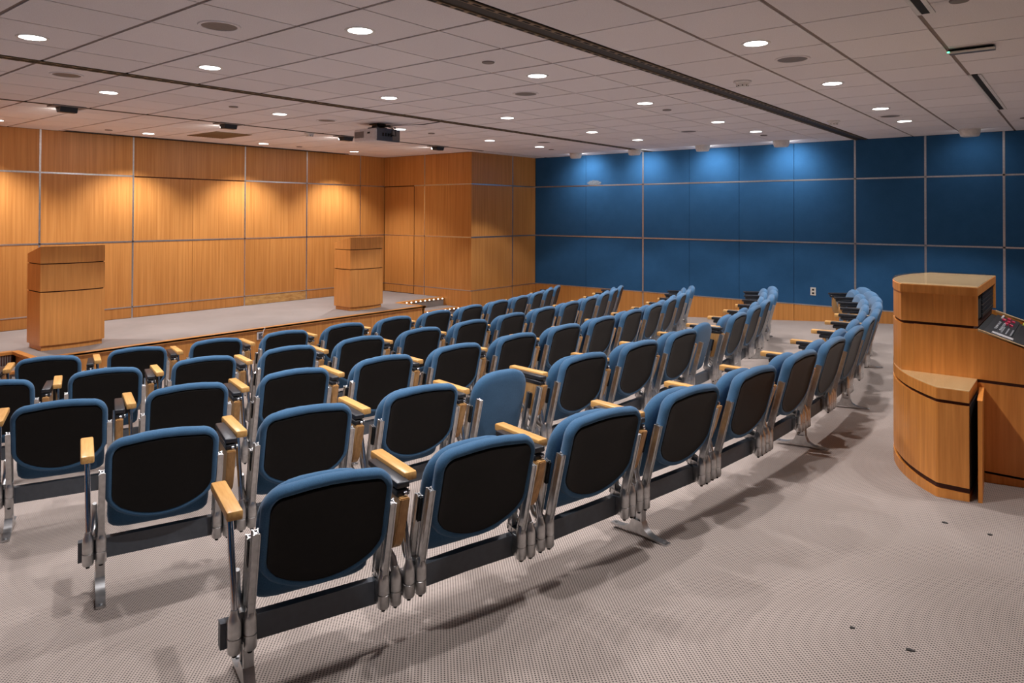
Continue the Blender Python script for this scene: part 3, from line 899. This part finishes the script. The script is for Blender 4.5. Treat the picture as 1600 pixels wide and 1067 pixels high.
make_part('tablet_arm', bm, m_black)
bm = B(); tube(bm, [(.288, .017, .568), (.300, .017, .568)], .010, 10); tube(bm, [(.309, .034, .568), (.3175, .034, .568)], .010, 10)
make_part('hinge_bolt', bm, m_chrome)
bm = B()
prof = [(-.006, .558), (.275, .558), (.275, .46), (.262, .375), (.235, .345), (.18, .335), (.115, .337), (.080, .348), (.058, .375), (.035, .44)]
prism(bm, prof, 'x', .268, .306)
bmesh.ops.bevel(bm, geom=bm.edges[:], offset=.004, segments=2, affect='EDGES')
make_part('tablet_board', bm, m_tabwood)
bm = B(); tube(bm, [(.285, .082, .250), (.280, .10, .30), (.264, .14, .345), (.262, .20, .42), (.266, .24, .558)], .013, 8, True, [.016, .016, .014, .012, .012])
make_part('tablet_bracket', bm, m_alu)

def part(name, key, parent):
    o = bpy.data.objects.new(name, parts[key]); C.objects.link(o); o.parent = parent
    return o

def chair(loc, rz, label, back=True, left=True):
    t = thing('folding_chair', label, 'chair', loc, rz, 'blue flip-up lecture chairs in rows')
    if back:
        b = part('backrest', 'backrest', t); part('back_panel', 'back_panel', b)
    s = part('seat', 'seat', t); part('seat_pan', 'seat_pan', s)
    for n in 'lr':
        part('back_upright', 'back_upright_' + n, t)
        r = part('seat_rail', 'seat_rail_' + n, t); part('rubber_strip', 'rubber_strip_' + n, r)
        part('bracket', 'bracket_in_' + n, t); part('bracket', 'bracket_out_' + n, t)
        part('pivot_lever', 'pivot_lever_' + n, t)
    part('bolts', 'bolts', t)
    a = part('armrest', 'armrest', t); part('arm_post', 'arm_post', a)
    a = part('tablet_arm', 'tablet_arm', t); part('tablet_board', 'tablet_board', a); part('tablet_bracket', 'tablet_bracket', a); part('hinge_bolt', 'hinge_bolt', a)
    return t

ROWS = [[-13.0942, 5.3949, 11.7117, -0.3366, 0.6312], [-14.1496, 5.4822, 11.6302, -0.3479, 0.6397], [-14.5815, 5.5456, 10.9254, -0.3776, 0.6445], [-14.8849, 5.5893, 10.0959, -0.413, 0.6456], [-14.9909, 5.6448, 9.0905, -0.392, 0.6408]]
RNAME = ['back row nearest the camera', 'second row from the back', 'middle row', 'second row from the front', 'front row nearest the stage']
def place(row, c):
    cx, cy_, R, th, pt = ROWS[row]
    a = th + (c - 1) * pt / R
    x, y = cx + R * math.cos(a), cy_ + R * math.sin(a)
    turn = {0: {11: 3, 12: 6, 13: 8, 14: 9}, 1: {12: 4, 13: 7, 14: 8}, 2: {13: 4, 14: 6}}.get(row, {}).get(c, 0)
    return x, y, a + PI / 2 + math.radians(turn)
FEET = [(1, -1), (4, -1), (7, -1), (9, -1), (12, -1), (14, 1)]
for row in range(5):
    first = 0 if row == 4 else 1
    for i in range(14):
        c = first + i
        x, y, rz = place(row, c)
        missing = row == 1 and c in (4, 8)
        if missing:
            lab = 'blue seat without a backrest, %s from left in the %s' % (ORD[i + 1], RNAME[row])
        elif i == 13: lab = 'blue and black chair at the right end of the %s' % RNAME[row]
        elif i == 0: lab = 'blue and black chair at the left end of the %s' % RNAME[row]
        else: lab = 'blue and black chair, %s from left end in the %s' % (ORD[i + 1], RNAME[row])
        chair((x, y, zf(x)), rz, lab, not missing)
    # the beam that carries the row
    x, y, rz = place(row, first)
    t = thing('row_beam', 'dark steel beam on aluminium feet carrying the ' + RNAME[row], 'beam', (0, 0, 0), 0, 'beams under the chair rows')
    def at(c, lx, ly, lz):
        X, Y, r = place(row, c)
        return Vector((X + lx * math.cos(r) - ly * math.sin(r), Y + lx * math.sin(r) + ly * math.cos(r), zf(X) + lz))
    stops = [first - 1 + f[0] for f in FEET[:-1]] + [first + 13]
    for k in range(len(stops) - 1):
        bm = B(); c0, c1 = stops[k], stops[k + 1]
        secs = []
        if k == 0: secs.append((c0, -.325))
        else: secs.append((c0, -.2625))
        for c in range(c0, c1):
            secs += [(c, 0)]
            if c < c1 - 1: secs += [(c, .3)]
        if k == len(stops) - 2: secs += [(c1, 0), (c1, .30)]
        else: secs.append((c1, -.2625))
        rings = []
        for c, lx in secs:
            rings.append([bm.verts.new(at(c, lx, ly, lz)) for ly, lz in ((.122, .135), (.122, .222), (.158, .222), (.158, .135))])
        for a, b in zip(rings, rings[1:]):
            for q in range(4): bm.faces.new((a[q], a[(q + 1) % 4], b[(q + 1) % 4], b[q]))
        bm.faces.new(rings[0]); bm.faces.new(rings[-1])
        obj('beam', bm, m_beam, t)
    for c, s in FEET:
        cc = first - 1 + c
        X, Y, r = place(row, cc)
        x = s * .2400
        bm = B()
        box(bm, x - .007, x + .007, .095, .145, .02, .150)
        for yy in (.088, .138): box(bm, x - .018, x + .018, yy, yy + .012, .02, .15, .003, 1)
        # splayed foot: flat tips curving up into the stem
        prof = [(-.055, .0), (-.055, .009), (.015, .012), (.045, .020), (.073, .036), (.088, .070), (.150, .070), (.165, .036), (.192, .020), (.222, .012), (.285, .009), (.285, .0), (.17, .006), (.115, .010), (.06, .006)]
        prism(bm, prof, 'x', x - .019, x + .019)
        tube(bm, [(x, -.035, .008), (x, -.035, .015)], .008, 8); tube(bm, [(x, .265, .008), (x, .265, .015)], .008, 8)
        o = obj('foot', bm, m_alu, t, True); o.location = (X, Y, zf(X)); o.rotation_euler = (0, 0, r)

# bits of dirt on the carpet, and the torn spot on the blue wall
m_dirt = plain('dark_fluff', (0.05, 0.045, 0.042), 0.95)
m_tear = plain('torn_backing', (0.115, 0.125, 0.14), 0.95, var=0.4)
def floor_at(px, py):
    d = _f2 + _r3 * ((px - 800) / F_PX) - _u3 * ((py - Y0_PX) / F_PX)
    k = Z0 / (SL * d.x - d.z)
    return d.x * k, d.y * k
for px, py, r, w in ((1331, 981, .011, 'left of the two near the bottom edge'), (1421, 1016, .016, 'nearest the bottom edge of the picture'), (1476, 817, .013, 'below the desk cabinet'), (1548, 836, .012, 'below the open desk door')):
    x, y = floor_at(px, py); bm = B()
    pts = [(r * (.5 + random.random()) * math.cos(a), r * (.35 + .5 * random.random()) * math.sin(a)) for a in [2 * PI * k / 9 for k in range(9)]]
    prism(bm, pts, 'z', 0, .004)
    tag(obj('fluff', bm, m_dirt, None, False, (x, y, zf(x))), 'dark fleck of fluff on the carpet, ' + w, 'fluff', 'dark flecks on the carpet')
bm = B()
pts = []
for k in range(40):
    a = 2 * PI * k / 40; f = (.72 + .28 * random.random()) if k % 2 else (.95 + .25 * random.random())
    pts.append((.15 * f * math.cos(a), -.02 + .058 * f * math.sin(a)))
prism(bm, pts, 'y', -.0035, -.0005)
tag(obj('torn_patch', bm, m_tear, None, False, (-7.43, YB, ZT + .07)), 'ragged torn pale grey patch on the blue wall fabric above the strip', 'torn patch')
